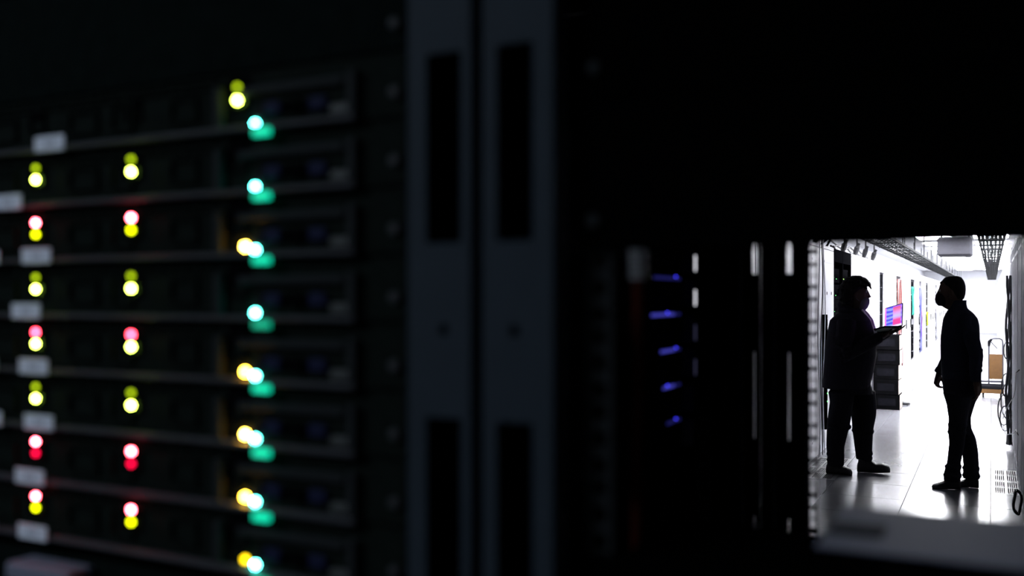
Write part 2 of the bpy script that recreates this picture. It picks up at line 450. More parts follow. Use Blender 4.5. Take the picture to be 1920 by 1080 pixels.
# blue and white glints painted as glowing strips, plus small blue leds
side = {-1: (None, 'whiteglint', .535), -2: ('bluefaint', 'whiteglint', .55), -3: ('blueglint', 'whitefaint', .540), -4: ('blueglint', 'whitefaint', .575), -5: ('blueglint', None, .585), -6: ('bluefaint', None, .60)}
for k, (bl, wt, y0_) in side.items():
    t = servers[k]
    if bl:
        o = obj('painted_glint', shared(('painted_glint', bl, y0_), lambda: box(.2246, .2252, y0_, .63, .0385, .0420), G[bl]), None, t)
        o['label'] = 'thin blue glint painted along the side'
        o = obj('painted_glint', shared(('painted_glint', bl, 'b'), lambda: box(.2246, .2252, .635, .655, .0385, .0415), G['bluefaint']), None, t)
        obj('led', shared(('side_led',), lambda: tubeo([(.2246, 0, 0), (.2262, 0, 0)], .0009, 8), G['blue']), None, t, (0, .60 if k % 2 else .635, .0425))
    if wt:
        o = obj('painted_glint', shared(('painted_glint', wt), lambda: box(.2386, .2392, .672, .677, .006, .026), G[wt]), None, t)
        o['label'] = 'white glint painted on the rear bracket'

# blanking panels and the device below the servers in rack 1
for k in range(2, 7, 2):
    t = thing('blanking_panel', {2: 'black blanking panel directly above the topmost lit server', 4: 'black blanking panel second above the lit servers', 6: 'black blanking panel at the top left of the left rack'}[k], 'panel', (R1X, .52, zU(k)))
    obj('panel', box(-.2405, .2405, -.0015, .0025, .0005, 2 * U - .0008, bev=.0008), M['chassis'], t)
    for s in (-1, 1):
        obj('screw', cache[('screw',)], None, t, (s * .2326, -.0016, .0165))
t = thing('network_switch', 'grey lidded device under the bottom lit server', 'switch', (R1X, .52, zU(-8)))
obj('chassis', box(-.219, .219, .004, .4, .0006, 2 * U - .012, bev=.001), M['chassis'], t)
obj('faceplate', box(-.2405, .2405, -.004, .0025, .0008, 2 * U - .013, bev=.001), M['chassis'], t)
obj('bezel', box(-.118, -.045, -.03, -.0045, .0605, .0745, bev=.002), M['lid'], t)
obj('led', led_me('dimlime', .0021, .0021), None, t, (.17, -.0045, .03))

# ---- rack 2 : panels above the gap, device and shelf below it
for n, k in enumerate((-1, 1, 3, 5, 7)):
    t = thing('blanking_panel', ['black blanking panel forming the upper edge of the open gap', 'second black blanking panel above the open gap',
              'third black blanking panel above the open gap', 'fourth black blanking panel above the open gap', 'topmost black blanking panel of the right rack'][n], 'panel', (R2X, .519, zU(k) + 0.0))
    obj('panel', plate(-.2405, .2405, .0006, (2 if n < 4 else 1) * U - .0006, -.0015, .0025, []), M['black'], t)
    obj('return_flange', box(-.215, .215, .0026, .035, .0006, .0022), M['black'], t)
    for s in (-1, 1):
        obj('screw', shared(('darkscrew',), lambda: tubeo([(0, 0, 0), (0, -.003, 0), (0, -.0042, 0)], [.0042, .0042, .003], 10), M['rail']), None, t, (s * .2326, -.0016, .0165))
zs_ = EYE - .1500
t = thing('rack_shelf', 'black rack shelf along the lower edge of the open gap', 'shelf', (R2X, .52, zs_))
obj('tray', box(-.219, .219, .004, .11, -.004, 0, bev=.001), M['black'], t)
obj('faceplate', box(-.2405, .2405, -.0015, .0025, -.042, -.0002, bev=.0005), M['black'], t)
t = thing('network_switch', 'flat grey box lying on the black shelf below the bright aisle', 'switch', (0, .52, zs_))
obj('case', box(-.082, .234, -.001, .106, .0004, .0178, bev=.001), M['black'], t)
obj('lid', box(-.083, .235, -.0015, .107, .0180, .020, bev=.0008), M['lid'], t)
obj('front_panel', box(-.081, .233, -.0028, -.0011, .001, .0185), M['black'], t)
obj('sticker', box(-.0815, -.053, .026, .058, .0201, .0204), M['sticker'], t)['label'] = 'dark rectangular sticker on the lid'
for q in range(8):
    obj('port', box(-.05 + .03 * q, -.032 + .03 * q, -.0045, -.0029, .005, .015, bev=.0005), M['portm'], t)
for n in range(4):
    k = -7 - 2 * n
    t = thing('blanking_panel', ['black blanking panel just below the shelf of the right rack', 'second black blanking panel below the shelf', 'third black blanking panel below the shelf', 'lowest black blanking panel below the shelf'][n], 'panel', (R2X, .519, zU(k) - .03))
    obj('panel', plate(-.2405, .2405, .0006, 2 * U - .0006, -.0015, .0025, []), M['black'], t)
    for s in (-1, 1):
        obj('screw', cache[('screw',)], None, t, (s * .2326, -.0016, .0165))

# cables inside rack 2
def cable(name, label, pts, r, m, cat='cable', group=None, n=8):
    b = tubeo([Vector(p) - Vector(pts[0]) for p in pts], r, n)
    me = bpy.data.meshes.new(name); b.to_mesh(me); b.free(); me.materials.append(m); smooth_me(me)
    return tag(obj(name, me, None, None, pts[0]), label, cat, group)
c1 = cable('power_cable', 'dark red cable hanging behind the front rail of the right rack', [(-.2055 + .0015 * math.sin(z * 9), .585, z) for z in [EYE + .05 - .05 * q for q in range(28)]], .0036, M['dullred'])
b = bmesh.new()
for q in range(6): tube(b, [(0, 0, .012 + .0033 * q - EYE + EYE - .05 - .0), (0, 0, .0146 + .0033 * q - .05)], .0056, 12)
o = obj('cable_sleeve', b, M['sleeve'], c1); o['label'] = 'white ribbed sleeve'
for q, x in enumerate((-.297, -.2535)):
    cable('power_cable', ['thin black cable left behind the rear rail', 'thin black cable right behind the rear rail'][q], [(x + .001 * math.sin(7 * z + q), 1.27, z) for z in [EYE + .3 - .06 * j for j in range(20)]], .0034, M['cable'])

# ------------------------------------------------------------------ far aisle cabinets
XL, XR, CH = -1.52, .185, 2.10
def cabinet(side, y0, y1, kind, label, group=None, color='white'):
    xf = XL if side < 0 else XR
    d = side
    depth = 1.0
    Y = y1 - y0 - .012
    t = thing('cabinet', label, 'cabinet', (xf, y0 + .006, 0), group)
    m = M['rackblack'] if kind == 'black' else M[color]
    def bb(a, b_, *r, bev=0.0):
        lo, hi = sorted((a * d, b_ * d)); return box(lo, hi, *r, bev=bev)
    obj('side_panel', bb(.02, depth, 0, .02, .1, CH - .03), m, t)
    obj('side_panel', bb(.02, depth, Y - .02, Y, .1, CH - .03), m, t)
    obj('top_panel', bb(.0, depth, 0, Y, CH - .03, CH), m, t)
    obj('rear_panel', bb(depth - .02, depth, .02, Y - .02, .1, CH - .03), m, t)
    obj('plinth', bb(.03, depth, 0.005, Y - .005, 0, .1), M['rackblack'] if kind == 'black' else M['greycab'], t)
    if kind == 'closed':
        dr = obj('door', bb(.0, .0195, .004, Y - .004, .105, CH - .035, bev=.003), m, t)
        if side < 0 and y1 > 10.2: obj('handle', bb(-.012 if side > 0 else -.022, -.0005, Y - .07, Y - .045, .95, 1.13, bev=.004), m if side > 0 else M['steel'], dr)
        obj('door_groove', bb(-.004, -.0002, .05, Y - .1, .18, .2), m, dr)
        obj('door_groove', bb(-.004, -.0002, .05, Y - .1, 1.93, 1.95), m, dr)
        if side > 0 and y1 < 13:
            for q in range(5):
                obj('door_rib', bb(-.005, -.0002, .06 + q * Y * .18, .06 + q * Y * .18 + .05, .12, CH - .06, bev=.002), m, dr)
    else:
        pw = .06 if kind != 'black' else .025
        obj('post', bb(0, .0195, 0, pw, .1, CH - .03), m, t)
        obj('post', bb(0, .0195, Y - pw, Y, .1, CH - .03), m, t)
        obj('header', bb(0, .0195, pw, Y - pw, 1.96, CH - .03), m, t)
        obj('footer', bb(0, .0195, pw, Y - pw, .1, .235), m, t)
    return t
def fill(side, y0, y1, lo, hi, n, label, group, m='chassis', name='network_switch', leds=None, gap=.3):
    xf = XL if side < 0 else XR
    d = side; Y = y1 - y0 - .16
    hh = (hi - lo) / n
    for q in range(n):
        z = lo + hh * q
        t = thing(name, label + ', ' + ('lowest' if q == 0 else 'topmost' if q == n - 1 else ORD[q] + ' from the bottom'), 'switch' if name == 'network_switch' else 'server', (xf + d * .03, y0 + .08, z), group)
        lo_x, hi_x = sorted((0, d * .6))
        obj('chassis', box(lo_x, hi_x, 0, Y, .002, hh * (1 - gap * random.random()) - .002), M['rackblack' if m == 'chassis' else m], t)
        px0, px1 = sorted((-d * .004, -d * .0005))
        obj('port_strip', box(px0, px1, Y * .1, Y * .9, hh * .25, hh * .5), M['portm'], t)
        if leds:
            for e in range(leds[1]):
                obj('led', shared(('farled', leds[0]), lambda: box(-.003, .003, -.005, .005, -.003, .003), G[leds[0]]), None, t, (-d * .006, random.uniform(.05, Y * .95), hh * random.uniform(.2, .5)))
def cables(side, y0, y1, lo, hi, n, m, label, name='cable_bundle'):
    xf = XL if side < 0 else XR
    d = side
    t = thing(name, label, 'cable bundle', (xf, y0, lo))
    for q in range(n):
        yy = (y1 - y0) * (q + .5) / n
        pts = [(-d * (.006 + .012 * math.sin(z * 5 + q * 1.7)) - d * .012, yy + .05 * math.sin(z * 3 + q), z * (hi - lo)) for z in [j / 12 for j in range(13)]]
        me = bpy.data.meshes.new('strand'); b = tubeo(pts, .0085, 6); b.to_mesh(me); b.free(); me.materials.append(M[m if isinstance(m, str) else m[q % len(m)]]); smooth_me(me)
        obj('strand', me, None, t)

cabinet(-1, 5.9, 6.9, 'closed', 'white closed cabinet barely glimpsed through the slot of a rear post')
cabinet(-1, 6.9, 7.72, 'closed', 'white closed cabinet at the near end of the left row')
cabinet(-1, 7.72, 8.55, 'closed', 'white closed cabinet second from the near end of the left row')
cabinet(-1, 8.55, 9.27, 'closed', 'white closed cabinet glimpsed through the holes of the rear rail')
cabinet(-1, 9.27, 9.97, 'closed', 'white closed cabinet left of the lit power strip')
hc = cabinet(-1, 9.99, 10.7, 'closed', 'white cabinet with two small holes just left of the black open rack')
for yy in (.22, .52): obj('lock_hole', box(.0002, .003, yy - .012, yy + .012, 1.60, 1.63), M['portm'], hc)
cabinet(-1, 10.71, 11.4, 'black', 'nearer black open rack with green lights, behind the hooded person')
cabinet(-1, 11.4, 12.1, 'black', 'farther black open rack, behind the hooded person')
fill(-1, 10.71, 11.4, .26, 1.92, 9, 'black switch with green lights in the nearer black open rack', 'switches in the nearer black open rack', leds=('green', 2))
fill(-1, 11.4, 12.1, .26, 1.92, 9, 'black switch with yellow green lights in the farther black open rack', 'switches in the farther black open rack', leds=('greenyel', 2))
LW = [(12.12, 12.96), (12.96, 13.8), (13.8, 14.65), (14.65, 15.28)]
for n, (a, b_) in enumerate(LW):
    cabinet(-1, a, b_, 'closed', ['white cabinet just right of the black open racks', 'white cabinet above the left arm of the hooded person', 'white cabinet behind the stacked cartons', 'white cabinet left of the narrow dark slot'][n])
cabinet(-1, 15.3, 16.15, 'open', 'narrow white rack whose tall dark slot stands left of the laptop')
fill(-1, 15.3, 16.15, .26, 1.94, 8, 'dark switch in the narrow slot left of the laptop', 'switches in the narrow slot', gap=.05)
cabinet(-1, 16.17, 17.05, 'closed', 'white cabinet above the laptop, right of the narrow dark slot')
cabinet(-1, 17.05, 18.1, 'closed', 'white cabinet just left of the red cables')
cabinet(-1, 18.1, 19.2, 'open', 'white open rack filled with red and grey cables')
fill(-1, 18.1, 19.2, .26, 1.9, 8, 'dim brown panel behind the red cables', 'panels behind the red cables', m='brownpanel')
cables(-1, 18.3, 19.1, .3, 1.9, 9, ['redcable', 'greycable', 'redcable'], 'bundle of red and grey cables hanging in an open rack')
cabinet(-1, 19.2, 20.35, 'closed', 'white cabinet just right of the red cables')
cabinet(-1, 20.35, 21.5, 'closed', 'white cabinet just left of the teal cables')
cabinet(-1, 21.5, 22.8, 'open', 'white open rack with dark switches and teal cables')
fill(-1, 21.5, 22.8, .26, 1.0, 5, 'dark switch below the teal cables', 'switches below the teal cables', gap=.2)
fill(-1, 21.5, 22.8, 1.1, 1.92, 6, 'dark switch behind the teal cables', 'switches behind the teal cables', gap=.2)
cables(-1, 21.65, 22.2, 1.2, 1.8, 6, 'greencable', 'short teal cables in front of dark switches')
cabinet(-1, 22.8, 24.0, 'closed', 'white cabinet between the teal cables and the blue cables')
cabinet(-1, 24.0, 25.2, 'open', 'white open rack with thin blue and red cables')
fill(-1, 24.0, 25.2, .26, 1.9, 8, 'pale panel behind the blue cables', 'panels behind the blue cables', m='palepanel')
cables(-1, 24.2, 25.0, .3, 1.8, 7, ['bluecable', 'greycable', 'bluecable', 'redcable'], 'thin blue, grey and red cables hanging in an open rack')
cabinet(-1, 25.2, 26.6, 'closed', 'white cabinet between the blue cables and the lime cables')
cabinet(-1, 26.6, 27.8, 'open', 'white open rack with dark switches and lime cables')
fill(-1, 26.6, 27.8, .26, 1.92, 9, 'dark switch in the rack with lime cables', 'switches in the rack with lime cables', gap=.3)
cables(-1, 26.75, 27.3, .85, 1.2, 6, 'limecable', 'lime yellow cables at the middle of a dark rack')
for n in range(3):
    cabinet(-1, 27.8 + 1.08 * n, 27.8 + 1.08 * (n + 1), 'closed', ['white cabinet just beyond the lime cables', 'white cabinet second beyond the lime cables', 'white cabinet just before the last open rack'][n])
cabinet(-1, 31.04, 32.4, 'open', 'white open rack with grey cables, last open one of the left row')
fill(-1, 31.04, 32.4, .26, 1.9, 6, 'grey panel in the last open rack', 'panels in the last open rack', m='palepanel')
cables(-1, 31.3, 32.1, .3, 1.5, 5, 'greycable', 'grey cables in the last open rack of the left row')
for n in range(10):
    cabinet(-1, 32.4 + 1.4 * n, 32.4 + 1.4 * (n + 1), 'closed', ORD[n] + ' white cabinet beyond the grey cables at the far end of the left row', 'cabinets at the far end of the left row')
cabinet(1, 6.4, 7.4, 'closed', 'grey ribbed cabinet nearest at the right edge of the picture', color='greycab')
cabinet(1, 7.4, 8.45, 'closed', 'grey ribbed cabinet second from the near end of the right row', color='greycab')
cabinet(1, 8.45, 9.75, 'closed', 'grey ribbed cabinet beside the right vent tiles', color='greycab')
cabinet(1, 9.75, 11.05, 'closed', 'grey cabinet just before the hanging black cables', color='greycab')
cabinet(1, 11.4, 12.7, 'closed', 'pale grey cabinet just beyond the hanging black cables', color='greycab')
for n in range(7):
    cabinet(1, 12.7 + 1.26 * n, 12.7 + 1.26 * (n + 1), 'closed', ['first', 'second', 'third', 'fourth', 'fifth', 'sixth', 'seventh'][n] + ' white cabinet beyond the hanging black cables in the right row')
cabinet(1, 21.52, 23.9, 'open', 'white open rack with dark switches above the orange trolley')
fill(1, 21.52, 23.9, .5, 1.45, 6, 'dark switch in the open rack of the right row', 'switches in the open rack of the right row', gap=.25)
for n in range(16):
    cabinet(1, 23.9 + 1.42 * n, 23.9 + 1.42 * (n + 1), 'closed', ORD[n] + ' white cabinet beyond the open rack at the far end of the right row', 'cabinets at the far end of the right row')

# hanging black cables, right row
t = thing('cable_bundle', 'bundle of black cables hanging beside the grey cabinet on the right', 'cable bundle', (.16, 11.15, .04))
for q in range(5):
    pts = [(.012 * math.sin(z * 9 + q * 2) + .01 * (q - 2), .03 * math.cos(q * 2.2 + z * 4), z) for z in [j * .11 for j in range(17)]]
    obj('strand', tubeo(pts, .012, 6), M['cable'], t)
for q, (zc, rr, tl) in enumerate(((.36, .16, .3), (.27, .13, -.2), (.62, .12, .5), (.98, .09, .1), (.45, .19, -.4))):
    pts = [(-.05 + rr * .35 * math.cos(a) + .01 * q, rr * tl * math.cos(a), zc + rr * math.sin(a)) for a in [2 * PI * j / 16 for j in range(17)]]
    obj('loop', tubeo(pts, .006, 6), M['cable'], t)
for q, pts in enumerate(([(.10, 10.98, .33), (.14, 10.2, .55), (.165, 9.2, .72), (.172, 9.0, .80), (.172, 8.6, .97), (.172, 7.6, 1.06)],
                         [(.10, 10.98, .26), (.12, 10.3, .25), (.165, 9.1, .42), (.165, 8.3, .55), (.165, 7.6, .6)])):
    cable('wire', ['thin black wire bent across the face of the grey cabinet', 'thin black wire sagging low across the grey cabinet'][q], pts, .0035, M['cable'], n=6)
pts = [(.148 + .022 * math.cos(a) + .004 * math.sin(3 * a), 7.0 + .03 * math.sin(a * .5), .24 + .075 * math.sin(a)) for a in [2 * PI * j / 40 * 2 for j in range(41)]]
cable('cable_coil', 'loose coil of black cable hung low on the cabinet nearest the right edge', pts, .008, M['cable'], n=6)

# vertical power strip with status lights, left row
t = thing('power_strip', 'tall narrow black power strip with tiny blue and green lights', 'power strip', (XL + .0255, 9.93, .25))
obj('body', box(-.025, .02, -.03, .03, 0, 1.15, bev=.004), M['black'], t)
for z, k_ in ((.58, 'green'), (.50, 'green'), (.44, 'blue'), (.36, 'green'), (.28, 'green')):
    g = 'greenyel' if k_ == 'green' else 'blue'
    obj('led', box(.0205, .026, -.008, .008, z - .006, z + .006), G['green' if k_ == 'green' else 'blue'], t)
for q in range(6):
    obj('outlet', box(.0202, .0225, -.02, .02, .64 + .08 * q, .70 + .08 * q, bev=.001), M['portm'], t)
for q in range(3):
    cable('network_cable', ['white cable hanging down the near left cabinets', 'black cable hanging beside the white cables', 'white cable hanging nearest the power strip'][q],
          [(XL + .04 + .008 * math.sin(z * 4 + q), 9.45 + .16 * q + .02 * math.sin(z * 3 + q * 2), z) for z in [2.2 - .12 * j for j in range(19)]], .005, M['whitecable'] if q != 1 else M['cable'], n=6)

# curled cables above the black racks
for q in range(2):
    pts = [(XL - .30 + .12 * math.cos(a * (1 + .1 * q)) + .04 * q, 10.75 + .8 * q + .26 * math.sin(a), CH + .12 + .09 * math.sin(a * 1.3 + q)) for a in [j * .45 for j in range(20)]]
    cable('cable_coil', ['coil of black cable on top of the nearer black rack', 'coil of black cable on top of the farther black rack'][q], pts, .014, M['cable'], n=6)

# ------------------------------------------------------------------ overhead: trays, hanging unit, brackets
def tray(label, xa, xb, y0, y1, z, dark):
    t = thing('cable_tray', label, 'cable tray', ((xa + xb) / 2, y0, z))
    wdt = (xb - xa) / 2; Ln = y1 - y0
    for s in (-1, 1):
        obj('side_rail', box(s * wdt - .012, s * wdt + .012, 0, Ln, 0, .035), M['steel'], t)
    for q in range(1, 7):
        x = -wdt + 2 * wdt * q / 7
        obj('wire', tubeo([(x, 0, 0), (x, Ln, 0)], .006, 6), M['steel'], t)
    b = bmesh.new()
    for j in range(int(Ln / .3)):
        k_ = .02 if j % 4 == 0 else .006
        bx(b, -wdt, wdt, j * .3, j * .3 + k_, -.004 - k_ * .4, .003)
    tag(obj('cross_wires', b, M['steel'], t), kind='stuff')
    for j in range(int(Ln / 2.4)):
        for s in (-1, 1):
            obj('hanger', tubeo([(s * wdt, 1.0 + 2.4 * j, .03), (s * wdt, 1.0 + 2.4 * j, H - z)], .007, 6), M['steel'], t)
    for q in range(dark):
        x = -wdt * .7 + 1.4 * wdt * q / max(1, dark - 1)
        obj('cable', tubeo([(x + .006 * math.sin(j * 1.3 + q), Ln * j / 40, .03 + .012 * (q % 2)) for j in range(41)], .016, 6), M['cable'], t)
    return t
tray('steel wire cable tray running over the left cabinets', -1.49, -1.15, 9.0, 45.0, EYE + .75, 4)
tray('steel wire cable tray running over the right cabinets', -.15, .14, 9.0, 45.0, EYE + .75, 5)
t = thing('ceiling_unit', 'dark grey box hanging from the ceiling between the two cable trays', 'ceiling unit', (-.585, 18.6, EYE + .70))
obj('casing', box(-.275, .275, -.35, .35, .03, .36, bev=.03), M['unit'], t)
obj('grille', plate(-.2, .2, -.2, .2, 0, .025, [(-.18, .18, -.17 + .07 * q, -.13 + .07 * q) for q in range(5)]), M['unit'], t, (0, 0, .03)).rotation_euler = (PI / 2, 0, 0)
for s in (-1, 1): obj('hanger', tubeo([(s * .22, 0, .36), (s * .22, 0, H - EYE - .70)], .012, 8), M['steel'], t)
for q, (y, x) in enumerate(((12.6, -1.66), (13.5, -1.62), (14.3, -1.60), (15.4, -1.60))):
    t = thing('cable_clamp', ['dark cable clamp hanging first above the left cabinets', 'dark cable clamp second above the left cabinets', 'dark cable clamp third above the left cabinets', 'dark cable clamp fourth above the left cabinets'][q], 'clamp', (x, y, CH + .03))
    obj('stem', tubeo([(0, 0, .1), (0, 0, H - CH - .03)], .012, 6), M['cable'], t)
    obj('jaw', tubeo([(-.03, 0, .0), (-.015, 0, .06), (0, 0, .11), (.03, 0, .17)], [.022, .035, .035, .02], 10), M['cable'], t)
for q in range(3):
    cable('overhead_cable', ['black cable sagging above the left cabinets, lowest', 'black cable sagging above the left cabinets, middle', 'black cable sagging above the left cabinets, highest'][q],
          [(XL - .22 - .03 * q, 12.2 + .25 * j, CH + .10 + .05 * q - .05 * abs(math.sin(j * .9 + q))) for j in range(16)], .012, M['cable'], n=6)

# ------------------------------------------------------------------ cartons and small things
for q in range(5):
    t = thing('cardboard_box', ['lowest black carton of the stack behind the hooded person', 'second carton from the floor in the stack', 'middle black carton of the stack', 'fourth carton from the floor in the stack', 'topmost black carton of the stack under the laptop'][q], 'box',
              (-1.315 + random.uniform(-.012, .012), 14.5 + random.uniform(-.02, .02), .209 * q + .0005), 'cartons stacked against the left cabinets', random.uniform(-.03, .03))
    obj('carton', box(-.165, .165, -.22, .22, 0, .207, bev=.004), M['carton'], t)
    obj('label_panel', box(-.12, .11, -.223, -.2205, .05, .155), M['boxlabel'], t)
    obj('side_panel', box(.1655, .1668, -.215, .215, .004, .203), M['beige'], t)['label'] = 'pale beige side of the carton'
    obj('tape', box(-.165, .165, -.025, .025, .2068, .2076), M['boxlabel'], t)
pts = [(-1.36 + .09 * math.cos(a * 1.1), 14.45 + .11 * math.sin(a), 1.065 + .010 * a / 2) for a in [j * .5 for j in range(30)]]
cable('cable_coil', 'tangle of dark cable on top of the carton stack', pts, .010, M['cable'], n=6)
cable('cable_scrap', 'short scrap of dark cable lying on the floor past the cartons', [(-1.2, 14.95, .02), (-1.12, 14.9, .03), (-1.08, 15.0, .02), (-1.15, 15.1, .02), (-1.2, 15.02, .035)], .02, M['cable'], n=6)

# trolley
t = thing('platform_trolley', 'small orange trolley with a dark tube handle near the right cabinets', 'trolley', (.045, 17.15, 0))
b = bmesh.new()
tube(b, [(-.09, 0, .17), (-.09, 0, .80), (-.083, -.02, .865), (-.06, -.03, .9), (-.02, -.03, .915), (.06, -.03, .915), (.10, -.02, .89), (.11, 0, .84), (.11, 0, .17)], .012, 10)
obj('handle', b, M['tube'], t)
obj('grip', tubeo([(-.09, -.005, .79), (-.085, -.02, .86), (-.05, -.03, .90)], [.018, .024, .018], 10), M['rubber'], t)
obj('strap', tubeo([(-.06, -.02, .86), (-.03, -.03, .82), (.0, -.03, .79), (.03, -.03, .75)], .006, 6), M['cable'], t)
obj('back_board', box(-.085, .105, -.014, .012, .26, .66, bev=.005), M['orange'], t)
obj('cross_bar', box(-.21, .12, -.02, .02, .205, .235, bev=.004), M['tube'], t)
obj('deck', box(-.22, .125, -.45, .06, .135, .18, bev=.006), M['rubber'], t)
obj('skirt', box(-.215, .12, -.445, .055, .065, .134, bev=.004), M['orange'], t)
for x, y in ((-.17, -.38), (.08, -.38), (-.17, 0), (.08, 0)):
    w_ = obj('castor', tubeo([(-.012, 0, .034), (.012, 0, .034)], .033, 14), M['rubber'], t, (x, y, 0))
    obj('fork', box(-.016, .016, -.006, .006, .045, .066), M['tube'], w_)

# ------------------------------------------------------------------ people
def hand(bm, wrist, d, palm_n, L=.175, curl=.5, spread=.12, thumb_side=1, radius=.0085):
    """palm with four unequal, bent fingers and a thumb; d = pointing direction, palm_n = the way the palm faces"""
    d = Vector(d).normalized(); n = Vector(palm_n); n = (n - d * n.dot(d)).normalized(); s = d.cross(n) * thumb_side
    w0 = Vector(wrist)
    tube(bm, [w0 - d * .03, w0, w0 + d * .02], [.026, .025, .027], 10)
    for k in range(4):                                    # palm as four overlapping metacarpals
        off = (k - 1.5) * .018
        tube(bm, [w0 + s * off * .6, w0 + d * .05 + s * off, w0 + d * .092 + s * off * 1.05], [.016, .0155, .0125], 8)
    for k, fl in enumerate((.072, .080, .074, .058)):     # index .. little
        off = (1.5 - k) * .0195
        p = w0 + d * .088 + s * off
        dirv = (d + s * (1.5 - k) * spread * .5).normalized()
        pts = [p]; ang = 0
        for seg, frac in enumerate((.46, .31, .23)):
            ang += curl * (.7, .9, .6)[seg]
            pts.append(pts[-1] + (dirv * math.cos(ang) + n * math.sin(ang)) * fl * frac * 1.0)
        tube(bm, pts, [radius * 1.08, radius, radius * .92, radius * .75], 8)
    tb = w0 + d * .022 + s * .026
    d1 = (d * .62 + s * .62 + n * .35).normalized(); d2 = (d * .85 + s * .15 + n * .45).normalized()
    tube(bm, [tb - s * .015, tb, tb + d1 * .042, tb + d1 * .042 + d2 * .032, tb + d1 * .042 + d2 * .052], [.014, .0145, .0115, .0100, .0075], 8)

def sub(rows, g): return [(z, x, y, max(.02, rx - g), max(.02, ry - g)) for z, x, y, rx, ry in rows]

def foot(bm, heel_x, toe_x, y, h=.12, wdt=.045, sole=.0, lift=0.0, toe=1.0):
    """shoe pointing from heel_x to toe_x along X"""
    L = toe_x - heel_x; sg = 1 if L > 0 else -1; L = abs(L)
    prof = [(.00, .55, .80), (.06, .9, .85), (.22, 1.0, .86), (.40, .86, .92), (.58, .60, 1.02), (.75, .46, 1.06), (.88, .38, .96), (.96, .30, .72), (1.0, .18, .4)]
    rings = []
    for f, hh, ww in prof:
        x = heel_x + sg * L * f; ring = []
        top = h * hh * (1 if f < .7 else toe); lf = lift * max(0, f - .45)
        for k in range(16):
            a = 2 * PI * k / 16; c, s = math.cos(a), math.sin(a)
            e = .75
            yy = y + wdt * ww * math.copysign(abs(c) ** e, c)
            zz = sole + lf + top / 2 + top / 2 * math.copysign(abs(s) ** e, s)
            ring.append(bm.verts.new((x, yy, zz)))
        rings.append(ring)
    for i in range(len(rings) - 1):
        for k in range(16):
            bm.faces.new((rings[i][k], rings[i][(k + 1) % 16], rings[i + 1][(k + 1) % 16], rings[i + 1][k]))
    bm.faces.new(list(reversed(rings[0]))); bm.faces.new(rings[-1])

# ---- person on the right, facing left
RTo = [(1.535, -.010, 0, .054, .070), (1.518, -.010, 0, .062, .075), (1.482, -.010, 0, .069, .085), (1.443, 0, 0, .103, .150), (1.399, .006, 0, .129, .190), (1.346, .008, 0, .139, .200), (1.241, .004, 0, .147, .200), (1.145, 0, 0, .143, .185), (1.044, 0, 0, .143, .175), (.982, .002, 0, .141, .170), (.939, .008, 0, .143, .175), (.895, .014, 0, .145, .175)]
RHi = [(.925, .014, 0, .137, .165), (.882, .018, 0, .145, .170), (.820, .020, 0, .147, .170), (.772, .016, 0, .135, .165)]
RL1 = [(.794, -.010, -.075, .113, .095), (.697, -.006, -.075, .089, .090), (.575, -.010, -.075, .069, .082), (.491, -.016, -.075, .067, .078), (.377, -.018, -.075, .058, .072), (.219, -.040, -.075, .052, .066), (.136, -.052, -.075, .063, .066), (.070, -.054, -.075, .065, .066)]
RL2 = [(.794, .052, .085, .107, .095), (.697, .036, .085, .079, .090), (.575, .016, .085, .067, .082), (.491, .018, .085, .069, .078), (.404, .052, .085, .071, .074), (.289, .077, .085, .062, .070), (.180, .085, .085, .058, .066), (.075, .085, .085, .062, .066)]
RHead = [(1.741, -.050, 0, .030, .030), (1.728, -.052, 0, .060, .052), (1.697, -.056, 0, .083, .068), (1.662, -.057, 0, .096, .075), (1.623, -.058, 0, .097, .077), (1.583, -.062, 0, .097, .075), (1.548, -.067, 0, .091, .069), (1.518, -.069, 0, .081, .060), (1.491, -.056, 0, .067, .052), (1.465, -.028, 0, .052, .058), (1.421, -.020, 0, .067, .075)]
RHair = [(1.748, -.042, 0, .030, .032), (1.737, -.048, 0, .063, .056), (1.706, -.050, 0, .085, .072), (1.671, -.047, 0, .092, .080), (1.636, -.032, 0, .079, .082), (1.596, -.010, 0, .054, .079), (1.557, .002, 0, .030, .066)]
RMask = [(1.605, -.133, 0, .034, .050), (1.579, -.127, 0, .056, .066), (1.553, -.125, 0, .062, .070), (1.526, -.125, 0, .054, .064), (1.500, -.123, 0, .036, .050)]
def face_bits(bm, x, z, fx):
    """nose, lips and ears added to a head whose face looks along fx (+1 or -1)"""
    tube(bm, [(x, 0, z + .055), (x + fx * .012, 0, z + .02), (x + fx * .022, 0, z), (x + fx * .004, 0, z - .012)], [.009, .011, .015, .012], 8)
    for s in (-1, 1): tube(bm, [(x + fx * .004, s * .014, z - .004), (x + fx * .014, s * .011, z - .004)], [.008, .008], 8)
    tube(bm, [(x - fx * .004, -.02, z - .036), (x + fx * .008, 0, z - .036), (x - fx * .004, .02, z - .036)], [.006, .010, .006], 8)
    tube(bm, [(x - fx * .004, -.02, z - .05), (x + fx * .007, 0, z - .051), (x - fx * .004, .02, z - .05)], [.006, .010, .006], 8)
    for s in (-1, 1):
        tube(bm, [(x + fx * -.012, s * .015, z + .062), (x + fx * -.012, s * .045, z + .062)], [.010, .008], 8)      # brow ridges
        tube(bm, [(x - fx * .088, s * .072, z - .02), (x - fx * .094, s * .084, z + .012), (x - fx * .09, s * .080, z + .04)], [.008, .013, .010], 8, .8)

def person(name, label, loc):
    return thing(name, label, 'person', loc)

